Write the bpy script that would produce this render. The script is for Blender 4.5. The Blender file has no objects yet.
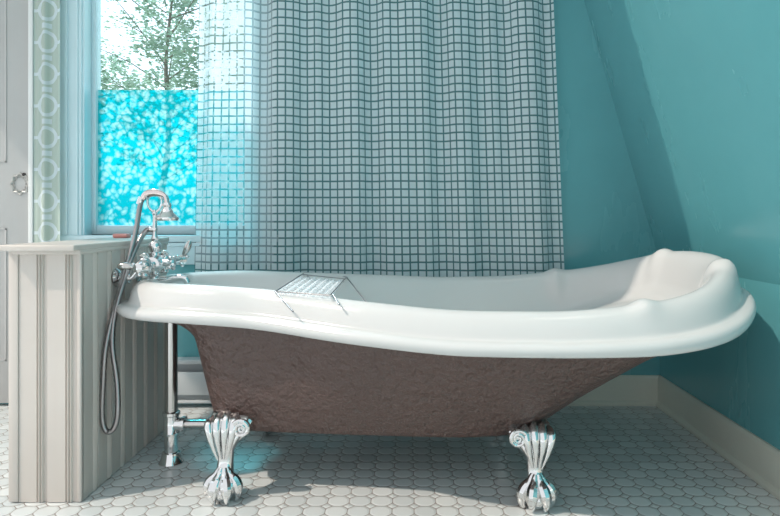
import bpy, bmesh, math, random
from mathutils import Vector, Matrix
random.seed(7)
PI = math.pi
scene = bpy.context.scene
C = scene.collection

# ------------------------------------------------------------ helpers
def mat(name):
    m = bpy.data.materials.new(name); m.use_nodes = True
    nt = m.node_tree
    b = nt.nodes['Principled BSDF']
    return m, nt, b

def nd(nt, typ, **kw):
    n = nt.nodes.new(typ)
    for k, v in kw.items():
        setattr(n, k, v)
    return n

def mth(nt, op, a, b=None, c=None):
    n = nt.nodes.new('ShaderNodeMath'); n.operation = op
    for i, v in enumerate((a, b, c)):
        if v is None: continue
        if isinstance(v, (int, float)): n.inputs[i].default_value = v
        else: nt.links.new(v, n.inputs[i])
    return n.outputs[0]

def mixc(nt, fac, a, b):
    n = nt.nodes.new('ShaderNodeMix'); n.data_type = 'RGBA'
    for i, v in ((0, fac), (6, a), (7, b)):
        if isinstance(v, (int, float)): n.inputs[i].default_value = v
        elif isinstance(v, tuple): n.inputs[i].default_value = (*v, 1) if len(v) == 3 else v
        else: nt.links.new(v, n.inputs[i])
    return n.outputs[2]

def noise(nt, scale, detail=3, coord='Object', rough=.5, stretch=None):
    tc = nd(nt, 'ShaderNodeTexCoord')
    n = nd(nt, 'ShaderNodeTexNoise')
    n.inputs['Scale'].default_value = scale
    n.inputs['Detail'].default_value = detail
    n.inputs['Roughness'].default_value = rough
    src = tc.outputs[coord]
    if stretch:
        mp = nd(nt, 'ShaderNodeMapping'); mp.inputs['Scale'].default_value = stretch
        nt.links.new(src, mp.inputs[0]); src = mp.outputs[0]
    nt.links.new(src, n.inputs['Vector'])
    return n.outputs['Fac']

def bump(nt, bsdf, h, strength, dist=.01):
    b = nd(nt, 'ShaderNodeBump')
    b.inputs['Strength'].default_value = strength
    b.inputs['Distance'].default_value = dist
    nt.links.new(h, b.inputs['Height']); nt.links.new(b.outputs[0], bsdf.inputs['Normal'])

def remap(nt, v, a, b, c=0., d=1.):
    n = nd(nt, 'ShaderNodeMapRange')
    for i, x in enumerate((a, b, c, d)): n.inputs[i+1].default_value = x
    nt.links.new(v, n.inputs[0]); return n.outputs[0]

def simple(name, col, rough=.5, metal=0., var=.06, vs=6, bmp=0., bs=60, spec=.5, coat=0.):
    m, nt, b = mat(name)
    n = noise(nt, vs)
    dark = tuple(c*(1-var) for c in col); light = tuple(min(1, c*(1+var)) for c in col)
    nt.links.new(mixc(nt, n, dark, light), b.inputs['Base Color'])
    b.inputs['Roughness'].default_value = rough
    b.inputs['Metallic'].default_value = metal
    b.inputs['Specular IOR Level'].default_value = spec
    b.inputs['Coat Weight'].default_value = coat
    if bmp: bump(nt, b, noise(nt, bs, 4), bmp, .004)
    return m

def root_loc(p):
    while p.parent: p = p.parent
    return p.location.copy()

def obj(name, bm, m, parent=None, sharp=35, smooth=True):
    bmesh.ops.recalc_face_normals(bm, faces=bm.faces)
    me = bpy.data.meshes.new(name)
    if parent is not None: bmesh.ops.translate(bm, verts=bm.verts, vec=-root_loc(parent))
    bm.to_mesh(me); bm.free()
    if smooth:
        me.polygons.foreach_set('use_smooth', [True]*len(me.polygons))
        me.set_sharp_from_angle(angle=math.radians(sharp))
    me.materials.append(m)
    o = bpy.data.objects.new(name, me); C.objects.link(o)
    if parent is not None: o.parent = parent
    return o

def tag(o, label, cat, group=None, kind=None):
    o['label'] = label; o['category'] = cat
    if group: o['group'] = group
    if kind: o['kind'] = kind
    return o

def thing(name, loc, label, cat, group=None):
    o = bpy.data.objects.new(name, None); C.objects.link(o)
    o.location = loc; o.empty_display_size = .05
    return tag(o, label, cat, group)

def struct(name, bm, m, parent=None, **kw):
    o = obj(name, bm, m, parent, **kw)
    if parent is None: o['kind'] = 'structure'
    return o

def box(bm, x0, x1, y0, y1, z0, z1, bev=0., seg=2):
    r = bmesh.ops.create_cube(bm, size=1)
    for v in r['verts']:
        v.co = Vector(((x0+x1)/2+v.co.x*(x1-x0), (y0+y1)/2+v.co.y*(y1-y0), (z0+z1)/2+v.co.z*(z1-z0)))
    if bev:
        es = list({e for v in r['verts'] for e in v.link_edges})
        bmesh.ops.bevel(bm, geom=es, offset=bev, segments=seg, profile=.5, affect='EDGES')
    return bm

def frame_of(axis):
    axis = Vector(axis).normalized()
    u = axis.orthogonal().normalized(); w = axis.cross(u)
    return axis, u, w

def lathe(bm, prof, origin, axis=(0, 0, 1), seg=24):
    """prof: list of (radius, height along axis)"""
    a, u, w = frame_of(axis); o = Vector(origin); rings = []
    for r, h in prof:
        if r < 1e-6: rings.append([bm.verts.new(o+a*h)])
        else: rings.append([bm.verts.new(o+a*h+(u*math.cos(2*PI*k/seg)+w*math.sin(2*PI*k/seg))*r) for k in range(seg)])
    join(bm, rings, seg)
    for e in (rings[0], rings[-1]):
        if len(e) > 2: bm.faces.new(e)
    return bm

def join(bm, rings, seg):
    for A, B in zip(rings, rings[1:]):
        for k in range(seg):
            k2 = (k+1) % seg
            if len(A) == 1 and len(B) == 1: continue
            if len(A) == 1: bm.faces.new((A[0], B[k], B[k2]))
            elif len(B) == 1: bm.faces.new((A[k], A[k2], B[0]))
            else: bm.faces.new((A[k], A[k2], B[k2], B[k]))

def catmull(P, n=8, closed=False):
    P = [Vector(p) for p in P]; out = []
    N = len(P)
    rng = range(N) if closed else range(N-1)
    for i in rng:
        if closed: p0, p1, p2, p3 = P[i-1], P[i], P[(i+1) % N], P[(i+2) % N]
        else: p0, p1, p2, p3 = P[max(i-1, 0)], P[i], P[i+1], P[min(i+2, N-1)]
        for k in range(n):
            t = k/n
            out.append(.5*((2*p1)+(-p0+p2)*t+(2*p0-5*p1+4*p2-p3)*t*t+(-p0+3*p1-3*p2+p3)*t**3))
    if not closed: out.append(P[-1])
    return out

def tube(bm, P, r, seg=10, smooth=0, ribs=0, closed=False):
    if smooth: 
        R = r if callable(r) else None
        P = catmull(P, smooth, closed)
    P = [Vector(p) for p in P]; n = len(P); rings = []
    prev = None
    for i, p in enumerate(P):
        if closed: t = (P[(i+1) % n]-P[i-1]).normalized()
        else: t = (P[min(i+1, n-1)]-P[max(i-1, 0)]).normalized()
        if prev is None: u = t.orthogonal().normalized()
        else:
            u = prev-t*prev.dot(t)
            u = u.normalized() if u.length > 1e-6 else t.orthogonal().normalized()
        prev = u; w = t.cross(u)
        rr = r(i/(n-1)) if callable(r) else r
        if ribs and i % 2: rr *= 1-ribs
        rings.append([bm.verts.new(p+(u*math.cos(2*PI*k/seg)+w*math.sin(2*PI*k/seg))*rr) for k in range(seg)])
    join(bm, rings, seg)
    if closed: join(bm, [rings[-1], rings[0]], seg)
    else: bm.faces.new(rings[0]); bm.faces.new(rings[-1])
    return bm

def ball(bm, c, r, sc=(1, 1, 1), sub=3):
    res = bmesh.ops.create_icosphere(bm, subdivisions=sub, radius=r)
    for v in res['verts']:
        v.co = Vector((v.co.x*sc[0], v.co.y*sc[1], v.co.z*sc[2]))+Vector(c)
    return bm

def B(): return bmesh.new()

def interp(tab, x):
    """smooth (monotone cubic) interpolation of a table of (x, y)"""
    n = len(tab)
    if x <= tab[0][0]: return tab[0][1]
    if x >= tab[-1][0]: return tab[-1][1]
    def m(i):
        if i == 0 or i == n-1:
            j = 0 if i == 0 else n-2
            return (tab[j+1][1]-tab[j][1])/(tab[j+1][0]-tab[j][0])
        a = (tab[i][1]-tab[i-1][1])/(tab[i][0]-tab[i-1][0]); b = (tab[i+1][1]-tab[i][1])/(tab[i+1][0]-tab[i][0])
        return 0 if a*b <= 0 else 2*a*b/(a+b)
    for i in range(n-1):
        if tab[i][0] <= x <= tab[i+1][0]:
            h = tab[i+1][0]-tab[i][0]; t = (x-tab[i][0])/h
            return ((2*t**3-3*t*t+1)*tab[i][1]+(t**3-2*t*t+t)*h*m(i)+(-2*t**3+3*t*t)*tab[i+1][1]+(t**3-t*t)*h*m(i+1))

# ------------------------------------------------------------ layout (metres; camera at x=0, y=0)
HC = .75; FP = 605.; CX, CY = 408., 217.
def px(u, v, Y): return Vector(((u-CX)*Y/FP, Y, HC-(v-CY)*Y/FP))
YW = 2.427          # back wall
XR = 1.011          # right knee wall
ZK = .565           # knee height
SL = .289           # slope of the pitched wall
YC = 1.845          # tub axis
HWX = -.857         # half wall side face
S = .0568           # tile pitch

# ------------------------------------------------------------ materials
def teal_paint():
    m, nt, b = mat('teal_gloss_paint')
    n = noise(nt, 1.6, 5, rough=.6); n2 = noise(nt, 9, 4, stretch=(1, 1, .25))
    c = mixc(nt, n, (.095, .32, .355), (.145, .42, .455))
    c = mixc(nt, mth(nt, 'MULTIPLY', n2, .25), c, (.10, .38, .40))
    nt.links.new(c, b.inputs['Base Color'])
    nt.links.new(remap(nt, n2, .3, .7, .16, .30), b.inputs['Roughness'])
    b.inputs['Specular IOR Level'].default_value = .6
    bump(nt, b, noise(nt, 10, 2, stretch=(1, 1, .4)), .05, .01)
    return m
M_teal = teal_paint()
M_white = simple('white_satin_paint', (.74, .76, .75), .35, var=.05, bmp=.05, bs=40)
M_cream = simple('cream_gloss_paint', (.62, .64, .56), .35, var=.08, bmp=.06, bs=30)

def bead_paint():
    m, nt, b = mat('cream_beadboard_paint')
    n = noise(nt, 3, 5); n2 = noise(nt, 60, 3, stretch=(1, 1, .08))
    c = mixc(nt, n, (.53, .49, .455), (.67, .62, .58))
    c = mixc(nt, mth(nt, 'MULTIPLY', n2, .3), c, (.58, .50, .42))
    nt.links.new(c, b.inputs['Base Color']); b.inputs['Roughness'].default_value = .38
    bump(nt, b, n2, .08, .003)
    return m
M_bead = bead_paint()

def tile_mat():
    m, nt, b = mat('octagon_and_dot_tile')
    tc = nd(nt, 'ShaderNodeTexCoord'); sp = nd(nt, 'ShaderNodeSeparateXYZ')
    nt.links.new(tc.outputs['Object'], sp.inputs[0])
    wob = noise(nt, 9, 2)
    def cell(o, ph):
        s = mth(nt, 'ADD', mth(nt, 'MULTIPLY', mth(nt, 'SUBTRACT', o, ph), 1/S), 100.5)
        s = mth(nt, 'ADD', s, mth(nt, 'MULTIPLY', wob, .06))
        return mth(nt, 'FLOOR', s), mth(nt, 'ABSOLUTE', mth(nt, 'SUBTRACT', mth(nt, 'FRACT', s), .5)), s
    ix, ax, sx = cell(sp.outputs[0], -.0676); iy, ay, sy = cell(sp.outputs[1], 1.657)
    q = mth(nt, 'SUBTRACT', 1., mth(nt, 'ADD', ax, ay))       # diamond distance from the cell corner
    edge = mth(nt, 'SUBTRACT', .5, mth(nt, 'MAXIMUM', ax, ay))
    diag = mth(nt, 'MULTIPLY', mth(nt, 'SUBTRACT', q, .27), .7071)
    octd = mth(nt, 'SMOOTH_MIN', edge, diag, .12)              # distance inside the octagon
    dotd = mth(nt, 'MULTIPLY', mth(nt, 'SUBTRACT', .255, q), .7071)
    d = mth(nt, 'MAXIMUM', octd, dotd)
    face = remap(nt, d, .008, .034)
    # per tile tone
    cv = nd(nt, 'ShaderNodeCombineXYZ'); nt.links.new(ix, cv.inputs[0]); nt.links.new(iy, cv.inputs[1])
    wn = nd(nt, 'ShaderNodeTexWhiteNoise'); nt.links.new(cv.outputs[0], wn.inputs[0])
    tone = mixc(nt, wn.outputs['Value'], (.60, .65, .66), (.74, .78, .78))
    dirt = noise(nt, 5, 5)
    tone = mixc(nt, mth(nt, 'MULTIPLY', dirt, .25), tone, (.62, .60, .55))
    gr = mixc(nt, noise(nt, 12, 4), (.20, .18, .17), (.36, .33, .30))
    nt.links.new(mixc(nt, face, gr, tone), b.inputs['Base Color'])
    nt.links.new(remap(nt, face, 0, 1, .75, .22), b.inputs['Roughness'])
    bump(nt, b, remap(nt, d, .0, .12), .5, .0025)
    return m
M_tile = tile_mat()

def porcelain():
    m, nt, b = mat('white_gloss_acrylic')
    nt.links.new(mixc(nt, noise(nt, 2), (.61, .61, .60), (.64, .64, .63)), b.inputs['Base Color'])
    b.inputs['Roughness'].default_value = .16; b.inputs['Specular IOR Level'].default_value = .5
    return m
M_porc = porcelain()

def brown():
    m, nt, b = mat('hammered_brown_shell')
    n = noise(nt, 3, 4); n3 = noise(nt, 90, 4, rough=.65)
    c = mixc(nt, n, (.042, .021, .017), (.086, .044, .035))
    c = mixc(nt, mth(nt, 'MULTIPLY', n3, .35), c, (.15, .10, .09))
    nt.links.new(c, b.inputs['Base Color'])
    b.inputs['Roughness'].default_value = .36; b.inputs['Specular IOR Level'].default_value = .7
    h = mth(nt, 'ADD', noise(nt, 42, 3, rough=.5), mth(nt, 'MULTIPLY', noise(nt, 110, 3), .45))
    bump(nt, b, h, .9, .013)
    return m
M_brown = brown()
M_chrome = simple('polished_chrome', (.78, .78, .78), .06, 1., var=.04, vs=30)
M_dchrome = simple('braided_chrome_hose', (.36, .34, .34), .28, 1., var=.1, vs=60)
M_nickel = simple('brushed_nickel_pipe', (.60, .58, .56), .2, 1., var=.06)
M_black = simple('keyhole_dark', (.02, .02, .02), .5)
M_heater = simple('heater_enamel', (.62, .66, .68), .4)
M_pink = simple('pink_soap', (.70, .30, .27), .4)
M_wire = simple('chrome_wire', (.20, .20, .21), .35, .3)
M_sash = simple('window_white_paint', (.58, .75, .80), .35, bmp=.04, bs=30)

def acrylic():
    m, nt, b = mat('clear_ribbed_plastic')
    b.inputs['Base Color'].default_value = (.88, .93, .96, 1)
    b.inputs['Roughness'].default_value = .12
    nt.links.new(remap(nt, noise(nt, 120, 2), .3, .7, .22, .42), b.inputs['Alpha'])
    return m
M_acr = acrylic()

def door_paint():
    m, nt, b = mat('weathered_door_paint')
    n = noise(nt, 2.5, 6, rough=.6); n2 = noise(nt, 40, 4, stretch=(1, 1, .1))
    c = mixc(nt, n, (.40, .42, .42), (.54, .54, .53))
    c = mixc(nt, mth(nt, 'MULTIPLY', n2, .25), c, (.50, .42, .38))
    nt.links.new(c, b.inputs['Base Color']); b.inputs['Roughness'].default_value = .45
    bump(nt, b, n2, .1, .003)
    return m
M_door = door_paint()

def curtain_mat(pitch, line):
    m, nt, b = mat('white_and_sheer_grid_cloth')
    uv = nd(nt, 'ShaderNodeUVMap'); sp = nd(nt, 'ShaderNodeSeparateXYZ'); nt.links.new(uv.outputs[0], sp.inputs[0])
    ds = []
    for k in (0, 1):
        f = mth(nt, 'FRACT', mth(nt, 'MULTIPLY', sp.outputs[k], 1/pitch))
        ds.append(mth(nt, 'SUBTRACT', .5, mth(nt, 'ABSOLUTE', mth(nt, 'SUBTRACT', f, .5))))
    d = mth(nt, 'MINIMUM', ds[0], ds[1])
    sq = remap(nt, d, line*.5-.02, line*.5+.02)               # 1 inside a woven square, 0 in the sheer stripe
    w = nd(nt, 'ShaderNodeTexNoise'); w.inputs['Scale'].default_value = 260; nt.links.new(uv.outputs[0], w.inputs['Vector'])
    fab = mixc(nt, w.outputs['Fac'], (.72, .82, .85), (.84, .92, .94))
    thr = mixc(nt, w.outputs['Fac'], (.10, .17, .18), (.22, .27, .27))
    b.inputs['Roughness'].default_value = .8; b.inputs['Specular IOR Level'].default_value = .15
    nt.links.new(mixc(nt, sq, thr, fab), b.inputs['Base Color'])
    bump(nt, b, w.outputs['Fac'], .15, .001)
    tr = nd(nt, 'ShaderNodeBsdfTranslucent'); nt.links.new(mixc(nt, sq, thr, fab), tr.inputs[0])
    m1 = nd(nt, 'ShaderNodeMixShader'); m1.inputs[0].default_value = .38
    nt.links.new(b.outputs[0], m1.inputs[1]); nt.links.new(tr.outputs[0], m1.inputs[2])
    tp = nd(nt, 'ShaderNodeBsdfTransparent')
    m2 = nd(nt, 'ShaderNodeMixShader')
    nt.links.new(remap(nt, sq, 0, 1, .55, .06), m2.inputs[0])
    nt.links.new(m1.outputs[0], m2.inputs[1]); nt.links.new(tp.outputs[0], m2.inputs[2])
    nt.links.new(m2.outputs[0], nt.nodes['Material Output'].inputs[0])
    return m
PIT = .0318
M_curt = curtain_mat(PIT, .19)

def trellis_mat():
    m, nt, b = mat('pale_trellis_cloth')
    uv = nd(nt, 'ShaderNodeUVMap'); sp = nd(nt, 'ShaderNodeSeparateXYZ'); nt.links.new(uv.outputs[0], sp.inputs[0])
    def ring(ox, oz):
        fx = mth(nt, 'SUBTRACT', mth(nt, 'FRACT', mth(nt, 'ADD', mth(nt, 'MULTIPLY', sp.outputs[0], 1/.13), ox)), .5)
        fz = mth(nt, 'SUBTRACT', mth(nt, 'FRACT', mth(nt, 'ADD', mth(nt, 'MULTIPLY', sp.outputs[1], 1/.125), oz)), .5)
        r = mth(nt, 'SQRT', mth(nt, 'ADD', mth(nt, 'MULTIPLY', fx, fx), mth(nt, 'MULTIPLY', fz, fz)))
        a = mth(nt, 'LESS_THAN', mth(nt, 'ABSOLUTE', mth(nt, 'SUBTRACT', r, .30)), .055)
        bar = mth(nt, 'MULTIPLY', mth(nt, 'LESS_THAN', mth(nt, 'ABSOLUTE', fx), .17), mth(nt, 'GREATER_THAN', mth(nt, 'ABSOLUTE', fz), .42))
        bar2 = mth(nt, 'MULTIPLY', mth(nt, 'LESS_THAN', mth(nt, 'ABSOLUTE', fz), .05), mth(nt, 'GREATER_THAN', mth(nt, 'ABSOLUTE', fx), .30))
        return mth(nt, 'MAXIMUM', a, mth(nt, 'MAXIMUM', bar, bar2))
    k = ring(0, 0)
    nt.links.new(mixc(nt, k, (.60, .69, .62), (.80, .88, .90)), b.inputs['Base Color'])
    b.inputs['Roughness'].default_value = .85
    tr = nd(nt, 'ShaderNodeBsdfTranslucent'); nt.links.new(mixc(nt, k, (.60, .69, .62), (.80, .88, .90)), tr.inputs[0])
    m1 = nd(nt, 'ShaderNodeMixShader'); m1.inputs[0].default_value = .35
    nt.links.new(b.outputs[0], m1.inputs[1]); nt.links.new(tr.outputs[0], m1.inputs[2])
    nt.links.new(m1.outputs[0], nt.nodes['Material Output'].inputs[0])
    return m
M_trel = trellis_mat()

def film_mat():
    m, nt, b = mat('turquoise_patterned_film')
    tc = nd(nt, 'ShaderNodeTexCoord')
    mp = nd(nt, 'ShaderNodeMapping'); nt.links.new(tc.outputs['Object'], mp.inputs[0])
    nz = nd(nt, 'ShaderNodeTexNoise'); nz.inputs['Scale'].default_value = 18; nt.links.new(mp.outputs[0], nz.inputs['Vector'])
    ad = nd(nt, 'ShaderNodeVectorMath', operation='MULTIPLY_ADD')
    nt.links.new(nz.outputs['Color'], ad.inputs[0]); ad.inputs[1].default_value = (.05, .05, .05); nt.links.new(mp.outputs[0], ad.inputs[2])
    vo = nd(nt, 'ShaderNodeTexVoronoi'); vo.inputs['Scale'].default_value = 40; nt.links.new(ad.outputs[0], vo.inputs['Vector'])
    n2 = noise(nt, 70, 4)
    f = mth(nt, 'ADD', mth(nt, 'MULTIPLY', vo.outputs['Distance'], 1.), mth(nt, 'MULTIPLY', n2, .5))
    f = remap(nt, f, .42, .88)
    col = mixc(nt, f, (.34, .62, .64), (.0, .34, .40)); tcol = mixc(nt, f, (.40, .80, .82), (.0, .62, .70))
    tr = nd(nt, 'ShaderNodeBsdfTranslucent'); nt.links.new(col, tr.inputs[0])
    nt.links.new(col, b.inputs['Base Color']); b.inputs['Roughness'].default_value = .35
    m1 = nd(nt, 'ShaderNodeMixShader'); m1.inputs[0].default_value = .80
    nt.links.new(b.outputs[0], m1.inputs[1]); nt.links.new(tr.outputs[0], m1.inputs[2])
    tp = nd(nt, 'ShaderNodeBsdfTransparent'); nt.links.new(tcol, tp.inputs[0])
    m2 = nd(nt, 'ShaderNodeMixShader'); m2.inputs[0].default_value = .36
    nt.links.new(m1.outputs[0], m2.inputs[1]); nt.links.new(tp.outputs[0], m2.inputs[2])
    nt.links.new(m2.outputs[0], nt.nodes['Material Output'].inputs[0])
    return m
M_film = film_mat()

def glass_mat():
    m, nt, b = mat('window_glass')
    nt.nodes.remove(b)
    tp = nd(nt, 'ShaderNodeBsdfTransparent'); tp.inputs[0].default_value = (.93, .97, .98, 1)
    gl = nd(nt, 'ShaderNodeBsdfGlossy'); gl.inputs['Roughness'].default_value = .02
    fr = nd(nt, 'ShaderNodeFresnel'); fr.inputs[0].default_value = 1.45
    mx = nd(nt, 'ShaderNodeMixShader'); ge = nd(nt, 'ShaderNodeNewGeometry')
    nt.links.new(mth(nt, 'MULTIPLY', fr.outputs[0], mth(nt, 'SUBTRACT', 1., ge.outputs['Backfacing'])), mx.inputs[0])
    nt.links.new(tp.outputs[0], mx.inputs[1]); nt.links.new(gl.outputs[0], mx.inputs[2])
    nt.links.new(mx.outputs[0], nt.nodes['Material Output'].inputs[0])
    return m
M_glass = glass_mat()

def leaf_mat():
    m, nt, b = mat('tree_leaves')
    n = noise(nt, 4, 3)
    c = mixc(nt, n, (.20, .33, .29), (.36, .48, .36))
    nt.links.new(c, b.inputs['Base Color']); b.inputs['Roughness'].default_value = .6
    tr = nd(nt, 'ShaderNodeBsdfTranslucent'); nt.links.new(c, tr.inputs[0])
    m1 = nd(nt, 'ShaderNodeMixShader'); m1.inputs[0].default_value = .5
    nt.links.new(b.outputs[0], m1.inputs[1]); nt.links.new(tr.outputs[0], m1.inputs[2])
    nt.links.new(m1.outputs[0], nt.nodes['Material Output'].inputs[0])
    return m
M_leaf = leaf_mat()
M_bark = simple('tree_bark', (.22, .20, .18), .9, bmp=.4, bs=20)
M_lawn = simple('lawn', (.10, .18, .06), .9, var=.3, bmp=.5, bs=30)

# ------------------------------------------------------------ room shell
WX0, WX1 = -1.300, -.625     # window opening
WZ0, WZ1 = .678, 2.02
ZT = 2.45
XL = -2.45
b = box(B(), XL, XR+.1, -.6, YW+.12, -.08, 0); struct('floor', b, M_tile)
# back wall with a window opening, one mesh of four blocks
b = B()
xs = XR-SL*(ZT-ZK)
box(b, XL, WX0, YW, YW+.12, 0, ZT)
box(b, WX0, WX1, YW, YW+.12, 0, WZ0); box(b, WX0, WX1, YW, YW+.12, WZ1, ZT)
box(b, WX1, XR+.1, YW, YW+.12, 0, ZT)
bmesh.ops.remove_doubles(b, verts=b.verts, dist=1e-5)
struct('wall_back', b, M_teal, smooth=False)
# right wall: upright knee wall, then the pitched wall leaning in
b = B()
prof = [(XR, 0), (XR, ZK), (XR-SL*(ZT-ZK), ZT), (XR-SL*(ZT-ZK)+.1, ZT), (XR+.1, ZK), (XR+.1, 0)]
r0 = [b.verts.new((x, -.6, z)) for x, z in prof]; r1 = [b.verts.new((x, YW, z)) for x, z in prof]
for k in range(6): b.faces.new((r0[k], r0[(k+1) % 6], r1[(k+1) % 6], r1[k]))
b.faces.new(r0); b.faces.new(r1[::-1])
struct('wall_right', b, M_teal, smooth=False)

# added unseen slab, shaped to shade the tub end; rest open to the daylight
b = B(); pl = [(XL, 1.32), (-1.2, 1.34), (-.195, 1.56), (.205, 1.853), (.42, 1.95), (.42, YW), (XL, YW)]
lo = [b.verts.new((x, y, 2.2)) for x, y in pl]; hi = [b.verts.new((x, y, 2.28)) for x, y in pl]
b.faces.new(lo[::-1]); b.faces.new(hi)
for k in range(len(pl)): b.faces.new((lo[k], lo[(k+1) % len(pl)], hi[(k+1) % len(pl)], hi[k]))
struct('shade_slab', b, M_white, smooth=False)

# baseboards
def baseboard_bm(p0, p1, nrm, h=.116, t=.016):
    """profile swept from p0 to p1; nrm points into the room"""
    b = B(); n = Vector(nrm); pr = [(0, 0), (t+.012, 0), (t+.012, .008), (t+.006, .016), (t, .019), (t, h-.014), (t-.004, h-.004), (t-.009, h), (0, h)]
    R = [[b.verts.new(Vector(p)+n*a+Vector((0, 0, c))) for a, c in pr] for p in (p0, p1)]
    k = len(pr)
    for i in range(k): b.faces.new((R[0][i], R[0][(i+1) % k], R[1][(i+1) % k], R[1][i]))
    b.faces.new(R[0]); b.faces.new(R[1][::-1]); return b
struct('baseboard_back', baseboard_bm((-.1, YW, 0), (XR, YW, 0), (0, -1, 0)), M_cream)
struct('baseboard_right', baseboard_bm((XR, -.6, 0), (XR, YW, 0), (-1, 0, 0)), M_cream)

# window: casing, jambs, sash, stool, apron, glass and the turquoise film on its lower part
win = B()
cw = .088
yf = YW
def casing(b):
    for x0, x1 in ((WX0-cw, WX0), (WX1, WX1+cw)):
        box(b, x0, x1, yf-.018, yf, WZ0-.02, WZ1+cw, .004)
        box(b, x0+.02, x0+.035, yf-.024, yf-.016, WZ0, WZ1+.05, .003)
        box(b, x0+.068, x0+.076, yf-.024, yf-.016, WZ0, WZ1+.05, .003)
    box(b, WX0-.005, WX1+.005, yf-.02, yf, WZ1, WZ1+cw, .004)
    # jamb lining
    box(b, WX0, WX0+.007, yf-.01, yf+.12, WZ0, WZ1); box(b, WX1-.02, WX1, yf-.01, yf+.12, WZ0, WZ1)
    box(b, WX0, WX1, yf-.01, yf+.12, WZ1-.02, WZ1)
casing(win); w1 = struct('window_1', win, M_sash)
b = box(B(), WX0-cw-.02, WX1+cw+.02, yf-.026, yf+.10, WZ0-.028, WZ0, .006); obj('window_stool', b, M_sash, w1)
b = box(B(), WX0-cw, WX1+cw, yf-.016, yf, WZ0-.118, WZ0-.03, .004)
box(b, WX0-cw, WX1+cw, yf-.024, yf-.012, WZ0-.045, WZ0-.03, .004); obj('window_apron', b, M_sash, w1)
GX0, GX1, GZ0 = -1.262, -.655, .735
b = B()
ys0, ys1 = YW+.045, YW+.08
box(b, WX0+.006, WX0+.025, ys0, ys1, WZ0, WZ1-.02, .004); box(b, WX1-.045, WX1-.02, ys0, ys1, WZ0, WZ1-.02, .004)
box(b, WX0+.0251, WX1-.0451, ys0+.001, ys1, WZ0, WZ0+.038, .003); box(b, WX0+.0251, WX1-.0451, ys0+.001, ys1, WZ1-.065, WZ1-.02, .004)
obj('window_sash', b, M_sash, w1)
b = box(B(), WX0+.015, WX1-.03, YW+.061, YW+.065, WZ0+.03, WZ1-.04); obj('window_glass', b, M_glass, w1)
b = B(); b.faces.new([b.verts.new((x, YW+.0595, z)) for x, z in ((WX0+.0255, WZ0+.0385), (WX1-.0455, WZ0+.0385), (WX1-.0455, 1.272), (WX0+.0255, 1.272))]); obj('privacy_film', b, M_film, w1)

# door at the far left of the back wall
b = B()
DX0, DX1 = -2.30, -1.497
yd = YW-.001
box(b, DX0, DX1, yd-.03, yd, .012, 2.03, .003)
obj_d = struct('door_1', b, M_door)
def panel(x0, x1, z0, z1):
    b = B()
    for a0, a1, c0, c1 in ((x0, x0+.008, z0, z1), (x1-.008, x1, z0, z1), (x0, x1, z0, z0+.008), (x0, x1, z1-.008, z1)):
        box(b, a0, a1, yd-.034, yd-.0285, c0, c1, .002)
    box(b, x0+.035, x1-.035, yd-.036, yd-.0285, z0+.035, z1-.035, .006)
    obj('door_panel', b, M_door, obj_d)
for z0, z1 in ((.18, .706), (.966, 1.80)):
    for x0, x1 in ((DX0+.10, -1.965), (-1.885, -1.588)): panel(x0, x1, z0, z1)
# worn lace-like lock plate
b = B()
lc = px(20, 184, yd-.032)
rose = []
for k in range(72):
    a = 2*PI*k/72; r = .033*(1+.10*math.cos(8*a)); rose.append(lc+Vector((r*math.cos(a), 0, r*math.sin(a)*1.15)))
tube(b, rose, .0045, 6, closed=True)
for k in range(14):
    a = 2*PI*k/14; tube(b, [lc+Vector((.027*math.cos(a)+.005*math.cos(t*PI/4), 0, .031*math.sin(a)+.005*math.sin(t*PI/4))) for t in range(8)], .0016, 5, closed=True)
lp = obj('lock_plate', b, simple('tarnished_plate', (.42, .42, .40), .45, .3, var=.3, vs=80), obj_d)
b = lathe(B(), [(0, -.003), (.0065, -.002), (.0065, .003), (0, .003)], px(24, 174.5, yd-.033), (0, -1, 0), 16)
obj('keyhole', b, M_black, lp)  # black disc paints in the dark inside of the hole
# white trim between door and curtain
b = box(B(), -1.497, -1.478, YW-.045, YW, 0, 2.1, .003); struct('trim_1', b, M_white)

# ------------------------------------------------------------ cloths
def cloth(x_top, x_bot, z0, z1, y0, amp, waves, nx, nz, lean=0., u_scale=1.):
    b = B(); uvl = b.loops.layers.uv.new('UVMap')
    # arclength along the pleats, taken at mid height
    def yy(s, z):
        t = (z-z0)/(z1-z0)
        a = amp*(.75+.25*t)
        y = 0
        for (f, ph, w, dr) in waves: y += w*math.sin(2*PI*f*(s+dr*(1-t))+ph)
        y = math.copysign(abs(y)**.8, y)
        return y0+a*y
    V = []; U = []
    W = x_bot[1]-x_bot[0]
    acc = 0; us = [0.]
    for i in range(1, nx+1):
        s0, s1 = (i-1)/nx, i/nx; z = z0+.5*(z1-z0)
        acc += math.hypot((s1-s0)*W, yy(s1, z)-yy(s0, z)); us.append(acc)
    for j in range(nz+1):
        t = j/nz; z = z0+t*(z1-z0); row = []
        xa = x_bot[0]+(x_top[0]-x_bot[0])*t; xb = x_bot[1]+(x_top[1]-x_bot[1])*t
        for i in range(nx+1):
            s = i/nx
            y = yy(s, z)
            row.append(b.verts.new((xa+(xb-xa)*s+.12*(y-y0)*math.sin(9*s+1.), y+lean*(1-t), z)))
        V.append(row)
    for j in range(nz):
        for i in range(nx):
            f = b.faces.new((V[j][i], V[j][i+1], V[j+1][i+1], V[j+1][i]))
            for lp_, (ii, jj) in zip(f.loops, ((i, j), (i+1, j), (i+1, j+1), (i, j+1))):
                lp_[uvl].uv = (us[ii]*u_scale, z0+(z1-z0)*jj/nz)
    return b
YCU = 2.376
def cu(u): return (u-CX)*YCU/FP
xt = (cu(200)-.012, cu(552)-.012); xb = (cu(190.5), cu(567))
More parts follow.
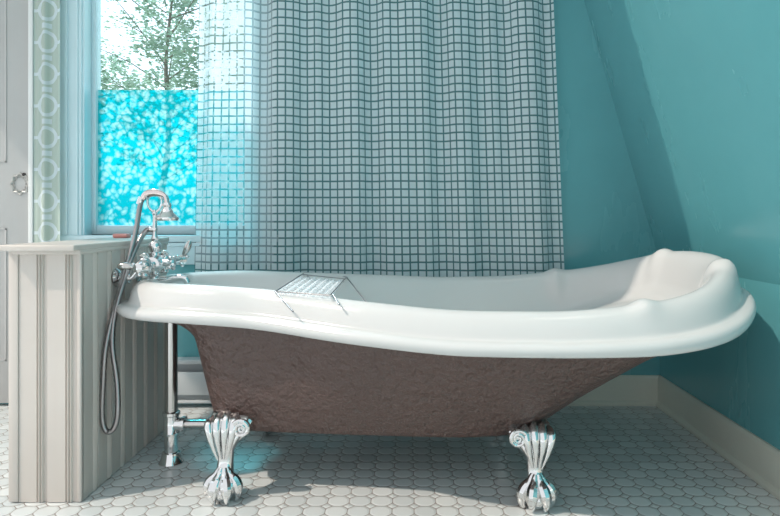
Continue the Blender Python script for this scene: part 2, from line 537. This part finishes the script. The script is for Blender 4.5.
cz0, cz1 = .36, 1.98
waves = [(6.1, .5, .55, .03), (10.3, 2.1, .45, -.02), (16.5, .3, .16, .01), (2.6, 1.2, .35, .05)]
sc = thing('shower_curtain', ((xt[0]+xt[1])/2, YCU, cz0), 'white shower curtain with a sheer grid of fine squares hanging behind the bathtub', 'shower curtain')
obj('curtain_cloth', cloth(xt, xb, cz0, cz1, YCU, .027, waves, 420, 90), M_curt, sc, sharp=180)
for k in range(13):
    x = xt[0]+.02+(xt[1]-xt[0]-.04)*k/12
    b = tube(B(), [(x, YCU+.022*math.cos(2*PI*j/20), cz1+.005+.022*math.sin(2*PI*j/20)) for j in range(20)], .0022, 6, closed=True)
    obj('curtain_ring', b, M_chrome, sc)
b = lathe(B(), [(0, 0), (.0125, 0), (.0125, 1.70), (0, 1.70)], (-1.02, YCU, cz1+.014), (1, 0, 0), 20)
rod = thing('curtain_rod', (-.2, YCU, cz1), 'chrome rod above the grid shower curtain', 'curtain rod')
obj('rod', b, M_chrome, rod)
for x in (-1.0, .62):
    b = tube(B(), [(x, YCU, cz1+.014), (x, YW, cz1+.014)], .008, 12)
    lathe(b, [(0, 0), (.028, 0), (.028, .006), (.012, .012), (0, .012)], (x, YW, cz1+.014), (0, -1, 0), 20)
    obj('bracket', b, M_chrome, rod)

tc_ = thing('window_curtain', (-1.42, 2.37, .12), 'pale curtain with a trellis pattern hanging between door and window', 'curtain')
obj('curtain_cloth', cloth((-1.474, -1.362), (-1.474, -1.362), .12, 2.08, 2.375, .012, [(1.6, .4, .8, 0), (3.3, 1, .35, .05)], 60, 60), M_trel, tc_, sharp=180)
b = lathe(B(), [(0, 0), (.014, .002), (.008, .01), (.008, .16), (.014, .168), (0, .17)], (-1.503, 2.375, 2.088), (1, 0, 0), 16)
obj('curtain_rod', b, M_chrome, tc_)

# ------------------------------------------------------------ half wall (beadboard partition)
HY0, HY1 = 1.587, 2.15
HX0, HX1 = -1.020, HWX
ZH = .662
def beads(b, a0, a1, step, fn, z0, z1):
    """fn(a, out) -> xy; boards with twin reeds between"""
    prof = []
    n = max(1, round((a1-a0)/step)); w = (a1-a0)/n
    for i in range(n):
        s = a0+i*w
        pts = [(0, 0), (w*.60, 0), (w*.615, -.0045), (w*.65, -.0045)]
        for c in (.70, .80):
            for t in range(5):
                an = PI*t/4; pts.append((w*(c-.04*math.cos(an)), -.004+.0065*math.sin(an)))
        pts += [(w*.87, -.0045), (w*.96, -.0045), (w*.975, 0)]
        prof += [(s+p, o) for p, o in pts]
    prof.append((a1, 0))
    lo = [b.verts.new((*fn(a, o), z0)) for a, o in prof]; hi = [b.verts.new((*fn(a, o), z1)) for a, o in prof]
    for k in range(len(prof)-1): b.faces.new((lo[k], lo[k+1], hi[k+1], hi[k]))
b = box(B(), HX0+.006, HX1-.006, HY0+.006, HY1-.006, 0, ZH)
hw = struct('wall_partition', b, M_bead)
b = B(); beads(b, HX0, HX1-.012, .078, lambda a, o: (a, HY0-o), 0.002, ZH)
box(b, HX1-.012, HX1, HY0-.001, HY0+.01, .002, ZH, .003)
obj('end_boards', b, M_bead, hw, sharp=50)
b = B(); beads(b, HY0+.01, HY1, .082, lambda a, o: (HX1+o, a), .002, ZH)
obj('side_boards', b, M_bead, hw, sharp=50)
b = B(); beads(b, HY0, HY1, .082, lambda a, o: (HX0-o, a), .002, ZH)
obj('side_boards', b, M_bead, hw, sharp=50)
b = box(B(), HX0-.026, HX0-.001, HY0-.004, HY0+.018, .004, ZH, .002)
obj('corner_batten', b, M_bead, hw)
b = B()
box(b, HX0-.035, HX1+.002, HY0-.038, HY1+.02, ZH, ZH+.016, .004, 3)
obj('cap_board', b, M_bead, hw)
b = B()
for z0, e in ((ZH-.010, .012),):
    box(b, HX0-e, HX1+min(e, .004), HY0-e, HY1+e*.5, z0, z0+.012, .003)
obj('cap_moulding', b, M_bead, hw)

sx = -.987
b = B(); box(b, sx-.026, sx+.026, 2.07, 2.105, ZH+.016, ZH+.031, .006, 3)
tag(obj('soap_bar', b, M_pink), 'small pink soap bar lying on the half wall cap', 'soap')

# ------------------------------------------------------------ baseboard heater below the window
ht = thing('baseboard_heater', (-.75, 2.39, 0), 'low white baseboard heater along the wall under the window', 'heater')
hx0, hx1 = -1.36, -.12
b = B(); box(b, hx0, hx1, 2.372, 2.426, .172, .190, .004); box(b, hx0, hx1, 2.415, 2.426, .02, .18)
obj('top_cover', b, M_heater, ht)
b = box(B(), hx0, hx1, 2.372, 2.376, .052, .142, .001); obj('front_panel', b, M_heater, ht)
b = box(B(), hx0, hx1, 2.372, 2.384, .018, .030, .003); obj('lower_rail', b, M_heater, ht)
b = tube(B(), [(hx0+.02, 2.398, .10), (hx1-.02, 2.398, .10)], .010, 12)
obj('heating_tube', b, simple('dark_fin', (.03, .03, .035), .6), ht)
for x in (hx0, hx1-.01):
    b = box(B(), x, x+.01, 2.370, 2.426, 0, .191, .002); obj('end_cap', b, M_heater, ht)

# ------------------------------------------------------------ bathtub
tub = thing('clawfoot_bathtub', (0, YC, 0), 'white slipper bathtub with brown hammered shell on four chrome claw feet', 'bathtub')
hwid = [(-.79, 0), (-.778, .070), (-.755, .118), (-.70, .168), (-.62, .207), (-.50, .234), (-.40, .245), (-.28, .285), (-.12, .350), (.05, .395), (.2, .42), (.38, .435), (.52, .435), (.62, .42), (.72, .38), (.80, .305), (.85, .225), (.88, .135), (.89, 0)]
def smooth_closed(pts, n):
    """even resampling of a closed plan curve"""
    P = catmull([Vector((x, y, 0)) for x, y in pts], 12, True)
    L = [0.]
    for a, c in zip(P, P[1:]+P[:1]): L.append(L[-1]+(c-a).length)
    T = L[-1]; out = []; j = 0
    for k in range(n):
        s = T*k/n
        while L[j+1] < s: j += 1
        f = (s-L[j])/max(L[j+1]-L[j], 1e-9)
        a, c = P[j], P[(j+1) % len(P)]
        out.append(a.lerp(c, f))
    return out
def outline(tab, n):
    pts = [(x, -w) for x, w in tab]+[(x, w) for x, w in reversed(tab[1:-1])]
    return smooth_closed(pts, n)
NT = 240
crest = outline(hwid, NT)
for _ in range(6):
    crest = [(crest[i-1]+crest[i]*2+crest[(i+1) % NT])/4 for i in range(NT)]
norm = []
for i in range(NT):
    t = (crest[(i+1) % NT]-crest[i-1]).normalized(); norm.append(Vector((t.y, -t.x, 0)))
for _ in range(4):
    norm = [(norm[i-1]+norm[i]+norm[(i+1) % NT]).normalized() for i in range(NT)]
zc_tab = [(-.80, .566), (-.6, .569), (-.4, .561), (-.1, .541), (.15, .528), (.32, .529), (.5, .541), (.62, .556), (.72, .577), (.81, .607), (.89, .645)]
zl_tab = [(-.80, .098), (.3, .098), (.6, .115), (.9, .135)]
def zc(x): return interp(zc_tab, x)
def kz(x): return interp(zl_tab, x)/.1
# four little shell bosses on the head rim
boss = [(.545, -1), (.545, 1), (.85, -1), (.862, 1)]
def nearest(x, sgn):
    best = min((i for i in range(NT) if crest[i].y*sgn > 0), key=lambda i: abs(crest[i].x-x)); return best
bi = [nearest(x, s) for x, s in boss]
def bossf(i):
    f = 0
    for k in bi:
        d = min(abs(i-k), NT-abs(i-k))*.0175
        f = max(f, math.exp(-(d/.026)**2))
    return f
dense = []
rim_prof = [(-.075, -.115), (-.062, -.075), (-.052, -.045), (-.042, -.022), (-.030, -.008), (-.015, -.001), (0, 0), (.012, -.004), (.023, -.014), (.030, -.026), (.035, -.040), (.038, -.053), (.040, -.060),
            (.045, -.0635), (.058, -.0645), (.067, -.0675), (.0715, -.0745), (.072, -.082), (.067, -.092), (.060, -.098), (.050, -.0985), (.020, -.092)]
b = B()
rings = []
# basin bottom to wall
bot = [Vector(p) for p in outline([(-.51, 0), (-.50, .09), (-.46, .15), (-.3, .19), (.0, .22), (.22, .21), (.32, .16), (.355, .09), (.36, 0)], NT)]
inner = [crest[i]+norm[i]*-.075 for i in range(NT)]
def align(A, Bc):
    # rotate Bc so the point of least x starts both
    a = min(range(NT), key=lambda i: (round(A[i].x, 3), abs(A[i].y))); c = min(range(NT), key=lambda i: (round(Bc[i].x, 3), abs(Bc[i].y)))
    return [Bc[(i-a+c) % NT] for i in range(NT)]
bot = align(inner, bot)
def ends(p, lo, hi, h, dl, dr, f0=.79):
    # faucet end stays steep and head end rakes out, both flaring just under the rim
    fl = max(0, (h-f0)/(1-f0)); fl = fl*fl
    p = p.copy()
    k = min(1, max(0, (-.30-hi.x)/.25))
    if k: p.x = p.x*(1-k)+k*((lo.x-dl*h)*(1-fl)+hi.x*fl)
    k = min(1, max(0, (hi.x-.45)/.30))
    if k: p.x = p.x*(1-k)+k*((lo.x+dr*h)*(1-fl)+hi.x*fl)
    return p
cen = b.verts.new((-.1, YC, .19))
zb = .205
ctr = Vector((-.1, 0, 0))
for f, dz in ((.35, -.012), (.7, -.005)):
    rings.append([b.verts.new((ctr.x+(p.x-ctr.x)*f, YC+p.y*f, zb+dz)) for p in bot])
NB = 16
for j in range(NB):
    h = j/NB
    zz = h**1.55
    g = zz**.75
    row = []
    for i in range(NT):
        p = bot[i].lerp(inner[i], g); p = ends(p, bot[i], inner[i], zz, .035, .32, .86); top = zc(crest[i].x)-.115*kz(crest[i].x)
        row.append(b.verts.new((p.x, YC+p.y, zb+(top-zb)*zz)))
    rings.append(row)
for (o, dz) in rim_prof:
    row = []
    for i in range(NT):
        c = crest[i]; n = norm[i]; bf = bossf(i)
        k = kz(c.x)
        oo = o; z = zc(c.x)+dz*k
        if -.06 < o < .042: z += .017*bf*(1-abs(o+.005)/.06)
        if .0 <= o < .028: oo += .006*bf
        if -.06 < o < 0: oo -= .008*bf
        p = c+n*oo
        row.append(b.verts.new((p.x, YC+p.y, z)))
    rings.append(row)
join(b, rings, NT)
for i in range(NT): b.faces.new((cen, rings[0][(i+1) % NT], rings[0][i]))
tb = obj('basin', b, M_porc, tub, sharp=80)
md = tb.modifiers.new('s', 'SUBSURF'); md.levels = 1; md.render_levels = 1

# brown outer shell
sbot = outline([(-.55, 0), (-.545, .10), (-.52, .17), (-.40, .205), (-.1, .235), (.15, .25), (.28, .225), (.36, .16), (.385, .08), (.39, 0)], NT)
stop_ = [crest[i]+norm[i]*.012 for i in range(NT)]
# pull the head end top in a little
sbot = align(stop_, sbot)
b = B(); rings = []
ZB = .163
low = [(p*.90) for p in sbot]
rings.append([b.verts.new((p.x*.55-.04, YC+p.y*.5, ZB)) for p in sbot])
rings.append([b.verts.new((p.x*.965-.002, YC+p.y*.93, ZB)) for p in sbot])
NS = 22
for j in range(NS+1):
    h = j/NS
    row = []
    for i in range(NT):
        x = crest[i].x
        top = zc(x)-.092*kz(x)
        left = stop_[i].x < -.2
        p = sbot[i].lerp(stop_[i], h**(.95))
        # ends: the left end stays steep, the head end rakes out
        p = ends(p, sbot[i], stop_[i], h, .055, .38)
        r = .012*math.exp(-h*14)
        row.append(b.verts.new((p.x, YC+p.y, ZB+.006+(top-ZB-.006)*h)))
    rings.append(row)
join(b, rings, NT); b.faces.new(rings[0][::-1])
obj('outer_shell', b, M_brown, tub, sharp=60)

# claw feet
def claw_foot(cx, cy, sx, sy, ztop):
    """sx: +1 when the scroll points to +x; sy: -1 for the front row (foot faces the camera)"""
    b = B(); seg = 96; rings = []
    # (z, lean outward, half width x, half depth y)
    sk = [(.020, .012, .028, .026), (.040, .010, .030, .028), (.060, .006, .025, .023), (.078, .000, .022, .020), (.098, -.004, .021, .018), (.118, -.006, .0215, .018),
          (.138, -.006, .028, .021), (.158, -.010, .040, .024), (.176, -.016, .046, .022), (.192, -.024, .053, .020), (.206, -.034, .055, .015), (.216, -.044, .049, .008)]
    sk = [tuple(interp([(a[0], a[q]) for a in sk], z) if q else z for q in range(4)) for z in [.020+.196*i/44 for i in range(45)]]
    for z, ly, hx, hy in sk:
        row = []
        zz = z*(ztop/.222)
        for k in range(seg):
            a = 2*PI*k/seg
            fl = 1.0
            if z > .12:
                fl += .07*min(1, (z-.12)/.05)*math.cos(a*8)
            dx = hx*math.cos(a)*fl; dy = hy*math.sin(a)*fl
            row.append(b.verts.new((cx+sx*.012*max(0, (z-.12)/.09)+dx, cy+sy*(-(-ly))+dy, zz)))
        rings.append(row)
    join(b, rings, seg); b.faces.new(rings[0][::-1]); b.faces.new(rings[-1])
    f = obj('claw_foot', b, M_chrome, tub, sharp=50)
    # acanthus lobes on the top edge
    b = B()
    q = ztop/.222
    for t, hgt in ((-.040, .204), (-.018, .214), (.004, .218), (.026, .213)):
        x = cx+sx*t
        tube(b, [(x*.35+cx*.65, cy+sy*.017, .105*q), (x*.75+cx*.25, cy+sy*.020, .150*q), (x, cy+sy*.014, .188*q), (x, cy-sy*.006, (hgt-.006)*q), (x, cy-sy*.024, (hgt+.0)*q)],
             lambda s: .0015+.0115*math.sin(PI*min(1, .02+s**1.4*.90)), 10, 5)
    obj('acanthus_leaf', b, M_chrome, f, sharp=60)
    # scroll
    b = B(); pts = []
    for k in range(40):
        a = k/39*2.1*2*PI; r = .0225*(1-k/39*.86)
        pts.append((cx+sx*(.047-r*math.cos(a+.6)), cy+sy*(.020), .186*q+r*math.sin(a+.6)))
    tube(b, pts, lambda s: .0062*(1-.45*s), 10)
    lathe(b, [(0, -.012), (.021, -.012), (.023, -.004), (.021, .002), (0, .003)], (cx+sx*.047, cy+sy*.014, .186*q), (0, sy, 0), 24)
    obj('scroll', b, M_chrome, f)
    # toes over the ball
    bb = ball(B(), (cx, cy+sy*.016, .026), .026, (1.25, 1.2, 1.0), 3)
    obj('ball', bb, M_chrome, f)
    for k, an in enumerate((-1.35, -.46, .46, 1.35, 3.14)):
        dx, dy = math.sin(an), math.cos(an)*sy
        o = Vector((cx, cy+sy*.012, 0))
        P = [o+Vector((dx*a_, dy*a_, z_)) for a_, z_ in ((.009, .088), (.017, .070), (.031, .053), (.039, .037), (.040, .019), (.034, .004))]
        t = tube(B(), P, lambda s: .006+.0105*s/.4 if s < .4 else (.0165 if s < .55 else .0165-.027*(s-.55)), 10, 5)
        obj('talon', t, M_chrome, f)
    return f
claw_foot(-.488, 1.615, 1, -1, .228)
claw_foot(.331, 1.575, -1, -1, .214)
claw_foot(-.488, 2*YC-1.615, 1, 1, .228)
claw_foot(.331, 2*YC-1.575, -1, 1, .214)
# overflow plate inside
b = lathe(B(), [(0, .0), (.028, 0), (.030, .004), (.020, .009), (0, .010)], (-.678, YC, .47), (1, 0, .35), 28)
obj('overflow_plate', b, M_chrome, tub)

# ------------------------------------------------------------ drain and overflow pipe outside the tub
PX = -.722
dr = thing('waste_pipe', (PX, YC, 0), 'chrome waste and overflow pipe rising from the floor beside the tub foot', 'pipe')
b = lathe(B(), [(0, 0), (.036, 0), (.037, .004), (.030, .016), (.027, .034), (.021, .036), (0, .036)], (PX, YC, 0), seg=28); obj('floor_flange', b, M_chrome, dr)
b = B(); lathe(b, [(0, .03), (.020, .03), (.020, .095), (0, .095)], (PX, YC, 0)); obj('trap_tube', b, M_chrome, dr)
b = B(); lathe(b, [(0, .088), (.024, .088), (.0245, .094), (.022, .098), (.0225, .145), (.026, .148), (.026, .156), (.0175, .160), (0, .160)], (PX, YC, 0))
lathe(b, [(0, 0), (.019, 0), (.019, .034), (.023, .035), (.023, .043), (.016, .044), (0, .044)], (PX, YC, .119), (1, 0, 0)); obj('tee_fitting', b, M_chrome, dr)
b = tube(B(), [(PX+.035, YC, .119), (-.545, YC, .119), (-.52, YC, .122), (-.508, YC, .135), (-.505, YC, .168)], .0135, 16); obj('waste_arm', b, M_nickel, dr)
b = tube(B(), [(PX, YC, .15), (PX, YC, .30), (PX, YC, .435), (PX+.004, YC, .452), (PX+.018, YC, .463), (PX+.045, YC, .466), (-.660, YC, .466)], .0190, 18); obj('overflow_tube', b, M_nickel, dr)

# ------------------------------------------------------------ bath mixer with hand shower, fixed to the half wall
fz = .606; fx = -.772
fa = thing('bath_faucet', (HWX, 1.845, fz), 'chrome telephone-style bath faucet with hand shower on the half wall', 'faucet')
for y in (1.772, 1.918):
    b = lathe(B(), [(0, 0), (.027, 0), (.027, .004), (.018, .010), (.012, .013), (0, .013)], (HWX+.0015, y, .574), (1, 0, 0), 26); obj('wall_flange', b, M_chrome, fa)
    b = tube(B(), [(HWX+.004, y, .570), (HWX+.03, y, .570), (HWX+.048, y, .574), (fx-.014, y, fz-.006), (fx, y, fz)], .0095, 14, 4)
    lathe(b, [(0, -.012), (.0155, -.012), (.0165, 0), (.0155, .012), (0, .012)], (HWX+.03, y, .570), (1, 0, 0), 6)
    obj('supply_arm', b, M_chrome, fa)
b = B()
lathe(b, [(0, -.105), (0.0132, -.105), (0.0156, -.095), (0.0204, -.09), (0.0228, -.075), (0.0204, -.062), (0.0144, -.056), (0.0150, -.028), (0.0228, -.024), (0.0252, 0), (0.0228, .024), (0.0150, .028), (0.0144, .056), (0.0204, .062), (0.0228, .075), (0.0204, .09), (0.0156, .095), (0.0132, .105), (0, .105)], (fx, 1.845, fz), (0, 1, 0), 24)
lathe(b, [(0, -.040), (0.0096, -.040), (0.0156, -.032), (0.0108, -.026), (0.0192, -.018), (0.0216, 0), (0.0204, .014), (0.0132, .022), (0.0180, .028), (0.0180, .034), (0.0108, .040), (0, .040)], (fx, 1.845, fz), (0, 0, 1), 24)
for y in (1.772, 1.918):
    lathe(b, [(0, -.034), (0.0084, -.034), (0.0132, -.028), (0.0096, -.022), (0.0180, -.016), (0.0204, 0), (0.0180, .016), (0.0108, .024), (0.0144, .030), (0.0072, .038), (0, .040)], (fx, y, fz), (0, 0, 1), 20)
obj('valve_body', b, M_chrome, fa)
# valve spindles and lever handles
for s, y in ((-1, 1.740), (1, 1.950)):
    b = B(); hc = Vector((fx+.012, y+s*.03, fz))
    if s > 0: hc = Vector((fx+.028, y+.045, fz+.004))
    tube(b, [(fx, y-s*.012, fz), hc], lambda t: .009, 12)
    lathe(b, [(0, -.018), (.009, -.018), (.014, -.012), (.010, -.006), (.016, 0), (.013, .010), (.006, .014), (0, .016)], hc, (0, s, 0), 20)
    for an in (0, 2*PI/3, 4*PI/3):
        d = Vector((math.sin(an), 0, math.cos(an)*-1))
        ball(b, hc+d*.019, .0065, sub=2)
    hd = obj('handle_hub', b, M_chrome, fa)
    b = B()
    if s > 0: P = [hc, hc+Vector((.006, 0, .016)), hc+Vector((.014, .002, .034)), hc+Vector((.020, .004, .052)), hc+Vector((.024, .005, .062))]
    else: P = [hc, hc+Vector((-.018, -.004, .004)), hc+Vector((-.034, -.006, .006)), hc+Vector((-.05, -.006, .005)), hc+Vector((-.058, -.006, .004))]
    tube(b, P, lambda t: .0045+.0065*math.sin(PI*min(1, max(0, t*1.15-.18))), 12, 4)
    obj('lever', b, M_nickel, hd)
# side diverter
b = B(); lathe(b, [(0, 0), (.012, 0), (.014, .008), (.009, .014), (.009, .030), (.014, .036), (.015, .044), (.010, .050), (0, .052)], (fx+.012, 1.845, fz+.004), (1, 0, 0), 18)
for an in range(4):
    d = Vector((0, math.cos(an*PI/2+.6), math.sin(an*PI/2+.6)))
    c = Vector((fx+.052, 1.845, fz+.004)); tube(b, [c, c+d*.020], lambda t: .0035+.003*t, 8); ball(b, c+d*.021, .0062, sub=2)
obj('diverter_knob', b, M_chrome, fa)
# spout
b = tube(B(), [(fx, 1.845, fz-.02), (fx-.002, 1.845, fz-.038), (fx+.006, 1.845, fz-.050), (fx+.032, 1.845, fz-.050), (fx+.07, 1.846, fz-.042), (fx+.092, 1.846, fz-.044), (fx+.099, 1.846, fz-.058)], lambda t: .0115-.002*t, 14, 5)
obj('spout', b, M_chrome, fa)
# riser and cradle
b = B()
lathe(b, [(0, .03), (.010, .03), (.015, .042), (.019, .054), (.017, .064), (.009, .072), (.012, .078), (.008, .085), (.0068, .092), (.0060, .150), (.009, .154), (.0065, .160), (0, .162)], (fx, 1.845, fz), (0, 0, 1), 22)
obj('riser', b, M_chrome, fa)
b = B()
zc0 = fz+.160
for sgn in (-1, 1):
    tube(b, [(fx, 1.845, zc0-.003), (fx+sgn*.012, 1.845, zc0+.006), (fx+sgn*.021, 1.845, zc0+.022), (fx+sgn*.022, 1.845, zc0+.040)], .0036, 10, 5)
    tube(b, [(fx+sgn*.022, 1.833, zc0+.046), (fx+sgn*.022, 1.838, zc0+.041), (fx+sgn*.022, 1.845, zc0+.039), (fx+sgn*.022, 1.852, zc0+.041), (fx+sgn*.022, 1.857, zc0+.046)], .003, 8, 4)
tube(b, [(fx-.0005, 1.845, zc0+.006), (fx, 1.845, zc0-.004)], .006, 10)
obj('cradle', b, M_chrome, fa)
# handset
hb = Vector((fx, 1.845, zc0+.048))
b = tube(B(), [hb+Vector((-.037, 0, -.010)), hb+Vector((-.029, 0, .003)), hb+Vector((-.015, 0, .009)), hb+Vector((.004, 0, .010)), hb+Vector((.020, 0, .006)), hb+Vector((.032, 0, -.002)), hb+Vector((.036, 0, -.014)), hb+Vector((.037, 0, -.024))],
         lambda t: .0075+.0045*math.sin(PI*min(1, t*1.5)), 14, 5)
hs = obj('handset', b, simple('rose_tinted_chrome', (.78, .68, .66), .14, 1.), fa); hs['label'] = 'curved handset grip with a pinkish sheen'
b = lathe(B(), [(0, -.079), (.031, -.079), (.0345, -.074), (.0345, -.069), (.029, -.063), (.021, -.056), (.015, -.045), (.011, -.038), (.014, -.032), (.010, -.024), (0, -.022)], hb+Vector((.037, 0, .004)), (0, 0, 1), 30)
obj('shower_rose', b, M_chrome, hs)
# hose
hp = [hb+Vector((-.037, 0, -.008)), hb+Vector((-.044, -.004, -.032)), px(134.5, 238, 1.81), px(123, 277, 1.765), px(113, 315, 1.715), px(105.5, 350, 1.69), px(103, 385, 1.685), px(102, 412, 1.685),
      px(104, 427, 1.685), px(109, 432, 1.688), px(115, 426, 1.69), px(118, 410, 1.692), px(117, 380, 1.70), px(112.5, 345, 1.70), px(115, 315, 1.715), px(124, 282, 1.755), px(133, 255, 1.80), px(141, 238, 1.835), px(147, 230, 1.845), px(153.5, 229.5, 1.845)]
b = tube(B(), hp, .0082, 10, 12, ribs=.16); ho = obj('hose', b, M_dchrome, fa, sharp=80); ho['label'] = 'long looping metal hose'
b = B(); lathe(b, [(0, -.006), (.008, -.006), (.009, .004), (.0075, .014), (0, .014)], px(152, 229.6, 1.845), (1, 0, 0), 14)
obj('hose_coupling', b, M_chrome, fa)
b = lathe(B(), [(0, -.012), (.0092, -.012), (.0100, 0), (.0085, .012), (0, .012)], hb+Vector((-.044, 0, -.014)), (.35, 0, 1), 14)
obj('hose_coupling', b, M_chrome, fa)

# ------------------------------------------------------------ bath caddy across the rim
ca = thing('soap_rack', (-.27, 1.8, .566), 'clear ribbed soap rack with thin wire legs lying across the tub rim', 'bath rack')
FL, FR = px(275, 291.5, 1.56), px(330, 295.2, 1.50)
BL, BR = px(305, 272.3, 2.12), px(346.5, 277, 2.12)
ML, MR = FL.lerp(BL, .62), FR.lerp(BR, .62)
b = B()
tube(b, [FL, FR, BR, BL], .0016, 8, closed=True)
tube(b, [FL, BL], .0018, 8); tube(b, [FR, BR], .0018, 8)
tube(b, [FL.lerp(BL, .86), FR.lerp(BR, .86)], .0014, 8)
obj('wire_frame', b, M_wire, ca)
def leg(P): 
    obj('wire_leg', tube(B(), P, .0022, 8), M_wire, ca)
leg([FL, px(293, 311.5, 1.475)]); leg([FR+Vector((.006, .01, 0)), px(339, 304.5, 1.462)])
leg([BR, px(364, 299, 1.75), px(370, 306, 1.70)]); leg([BL, px(318, 289, 1.88)])
b = B()
up = Vector((0, 0, .003))
for k in range(12):
    t = k/11*.72+.02; a = FL.lerp(BL, t)-up; c = FR.lerp(BR, t)-up
    n = 14
    tube(b, [a.lerp(c, i/n)+Vector((0, 0, .004*math.sin(i*PI))) + Vector((0, 0, .003 if i % 2 else -.003)) for i in range(n+1)], .0030, 6)
for k in range(7):
    s = k/6; a = FL.lerp(FR, s); c = BL.lerp(BR, s)
    tube(b, [a.lerp(c, .02)-up, a.lerp(c, .74)-up], .0026, 6)
obj('ribbed_tray', b, M_acr, ca)

# ------------------------------------------------------------ outside: tree and lawn
b = box(B(), -14, 8, YW+.13, 22, -.3, -.08); struct('lawn', b, M_lawn)
tr = thing('tree', (-2.95, 7.2, -.08), 'leafy green tree outside the window', 'tree')
b = B()
tube(b, [(-2.9, 7.2, -.1), (-2.95, 7.2, .8), (-2.85, 7.2, 1.7), (-2.9, 7.25, 2.6), (-2.8, 7.2, 3.4)], lambda t: .05*(1-.75*t), 10, 5)
for k in range(26):
    z = 1.2+.09*k; a = k*2.4
    l = .55+.5*random.random()
    P0 = Vector((-2.88, 7.2, z)); P1 = P0+Vector((math.cos(a)*l*.6, math.sin(a)*l*.6, .25)); P2 = P0+Vector((math.cos(a)*l*1.2, math.sin(a)*l*1.2, .35+.3*random.random()))
    tube(b, [P0, P1, P2], lambda t: .010*(1-.7*t), 6, 3)
obj('trunk', b, M_bark, tr)
b = B()
clumps = []
for k in range(200):
    for _ in range(50):
        p = Vector((random.uniform(-1.3, 1.5), random.uniform(-1, 1), random.uniform(-1.2, 1.3)))
        if (p.x/1.45)**2+(p.y)**2+(p.z/1.3)**2 < 1: break
    if p.x < -.45 and p.z > -.05 + (p.x+.9)*.5: continue
    clumps.append((Vector((-2.85, 7.2, 2.60))+p, random.uniform(.12, .24)))
for c, r in clumps:
    for _ in range(75):
        d = Vector((random.gauss(0, 1), random.gauss(0, 1), random.gauss(0, .8))).normalized()*r*random.uniform(.4, 1.1)
        o = c+d; l = random.uniform(.018, .036)
        m = Matrix.Rotation(random.uniform(0, 6.28), 3, 'Z') @ Matrix.Rotation(random.uniform(-1.2, 1.2), 3, 'X')
        q = [m @ Vector(v)*l+o for v in ((-1, 0, 0), (0, -.55, .15), (1.1, 0, 0), (0, .55, .15))]
        b.faces.new([b.verts.new(v) for v in q])
obj('foliage', b, M_leaf, tr, smooth=False)

# ------------------------------------------------------------ light, world, camera
sun = bpy.data.lights.new('sun', 'SUN'); sun.energy = SUNE = 2.6; sun.angle = math.radians(.9); sun.color = (1, .87, .76)
so = bpy.data.objects.new('sun', sun); C.objects.link(so)
so.rotation_euler = Vector((.908, .419, -1.19)).to_track_quat('-Z', 'Y').to_euler(); so.location = (-3, -1, 4)

sk = bpy.data.lights.new('sky_fill_sun', 'SUN'); sk.energy = 9.; sk.angle = math.radians(13); sk.color = (.88, .96, 1)
ko = bpy.data.objects.new('sky_fill_sun', sk); C.objects.link(ko); ko.location = (-4, 6, 6)      # added second sun on the window's side, lights the floor through the film
ko.rotation_euler = Vector((.48, -.58, -.84)).to_track_quat('-Z', 'Y').to_euler()

w = bpy.data.worlds.new('world'); scene.world = w; w.use_nodes = True
nt = w.node_tree; bg = nt.nodes['Background']
tc = nt.nodes.new('ShaderNodeTexCoord'); sp = nt.nodes.new('ShaderNodeSeparateXYZ'); nt.links.new(tc.outputs['Generated'], sp.inputs[0])
rmp = nt.nodes.new('ShaderNodeValToRGB'); nt.links.new(sp.outputs[2], rmp.inputs[0])
rmp.color_ramp.elements[0].position = 0.; rmp.color_ramp.elements[0].color = (.28, .30, .31, 1)
rmp.color_ramp.elements[1].position = .08; rmp.color_ramp.elements[1].color = (.78, .91, 1.0, 1)
e = rmp.color_ramp.elements.new(.8); e.color = (.60, .78, .95, 1)
nt.links.new(mixc(nt, remap(nt, sp.outputs[1], -.3, .4), (.94, .97, 1.0), rmp.outputs[0]), bg.inputs[0])
base = remap(nt, sp.outputs[1], -.2, .6, 1.02, 2.3)       # the sky is brighter on the window's side
nt.links.new(base, bg.inputs[1])

cam = bpy.data.cameras.new('camera'); co = bpy.data.objects.new('camera', cam); C.objects.link(co)
co.location = (0, 0, HC); co.rotation_euler = (PI/2, 0, 0)
cam.sensor_width = 36; cam.lens = FP/780*36
cam.shift_x = -(CX-390)/780; cam.shift_y = -(258-CY)/780
cam.clip_start = .02
scene.camera = co
scene.view_settings.view_transform = 'Standard'; scene.view_settings.look = 'None'
scene.view_settings.gamma = 1; scene.view_settings.exposure = 0; scene.view_settings.use_curve_mapping = False
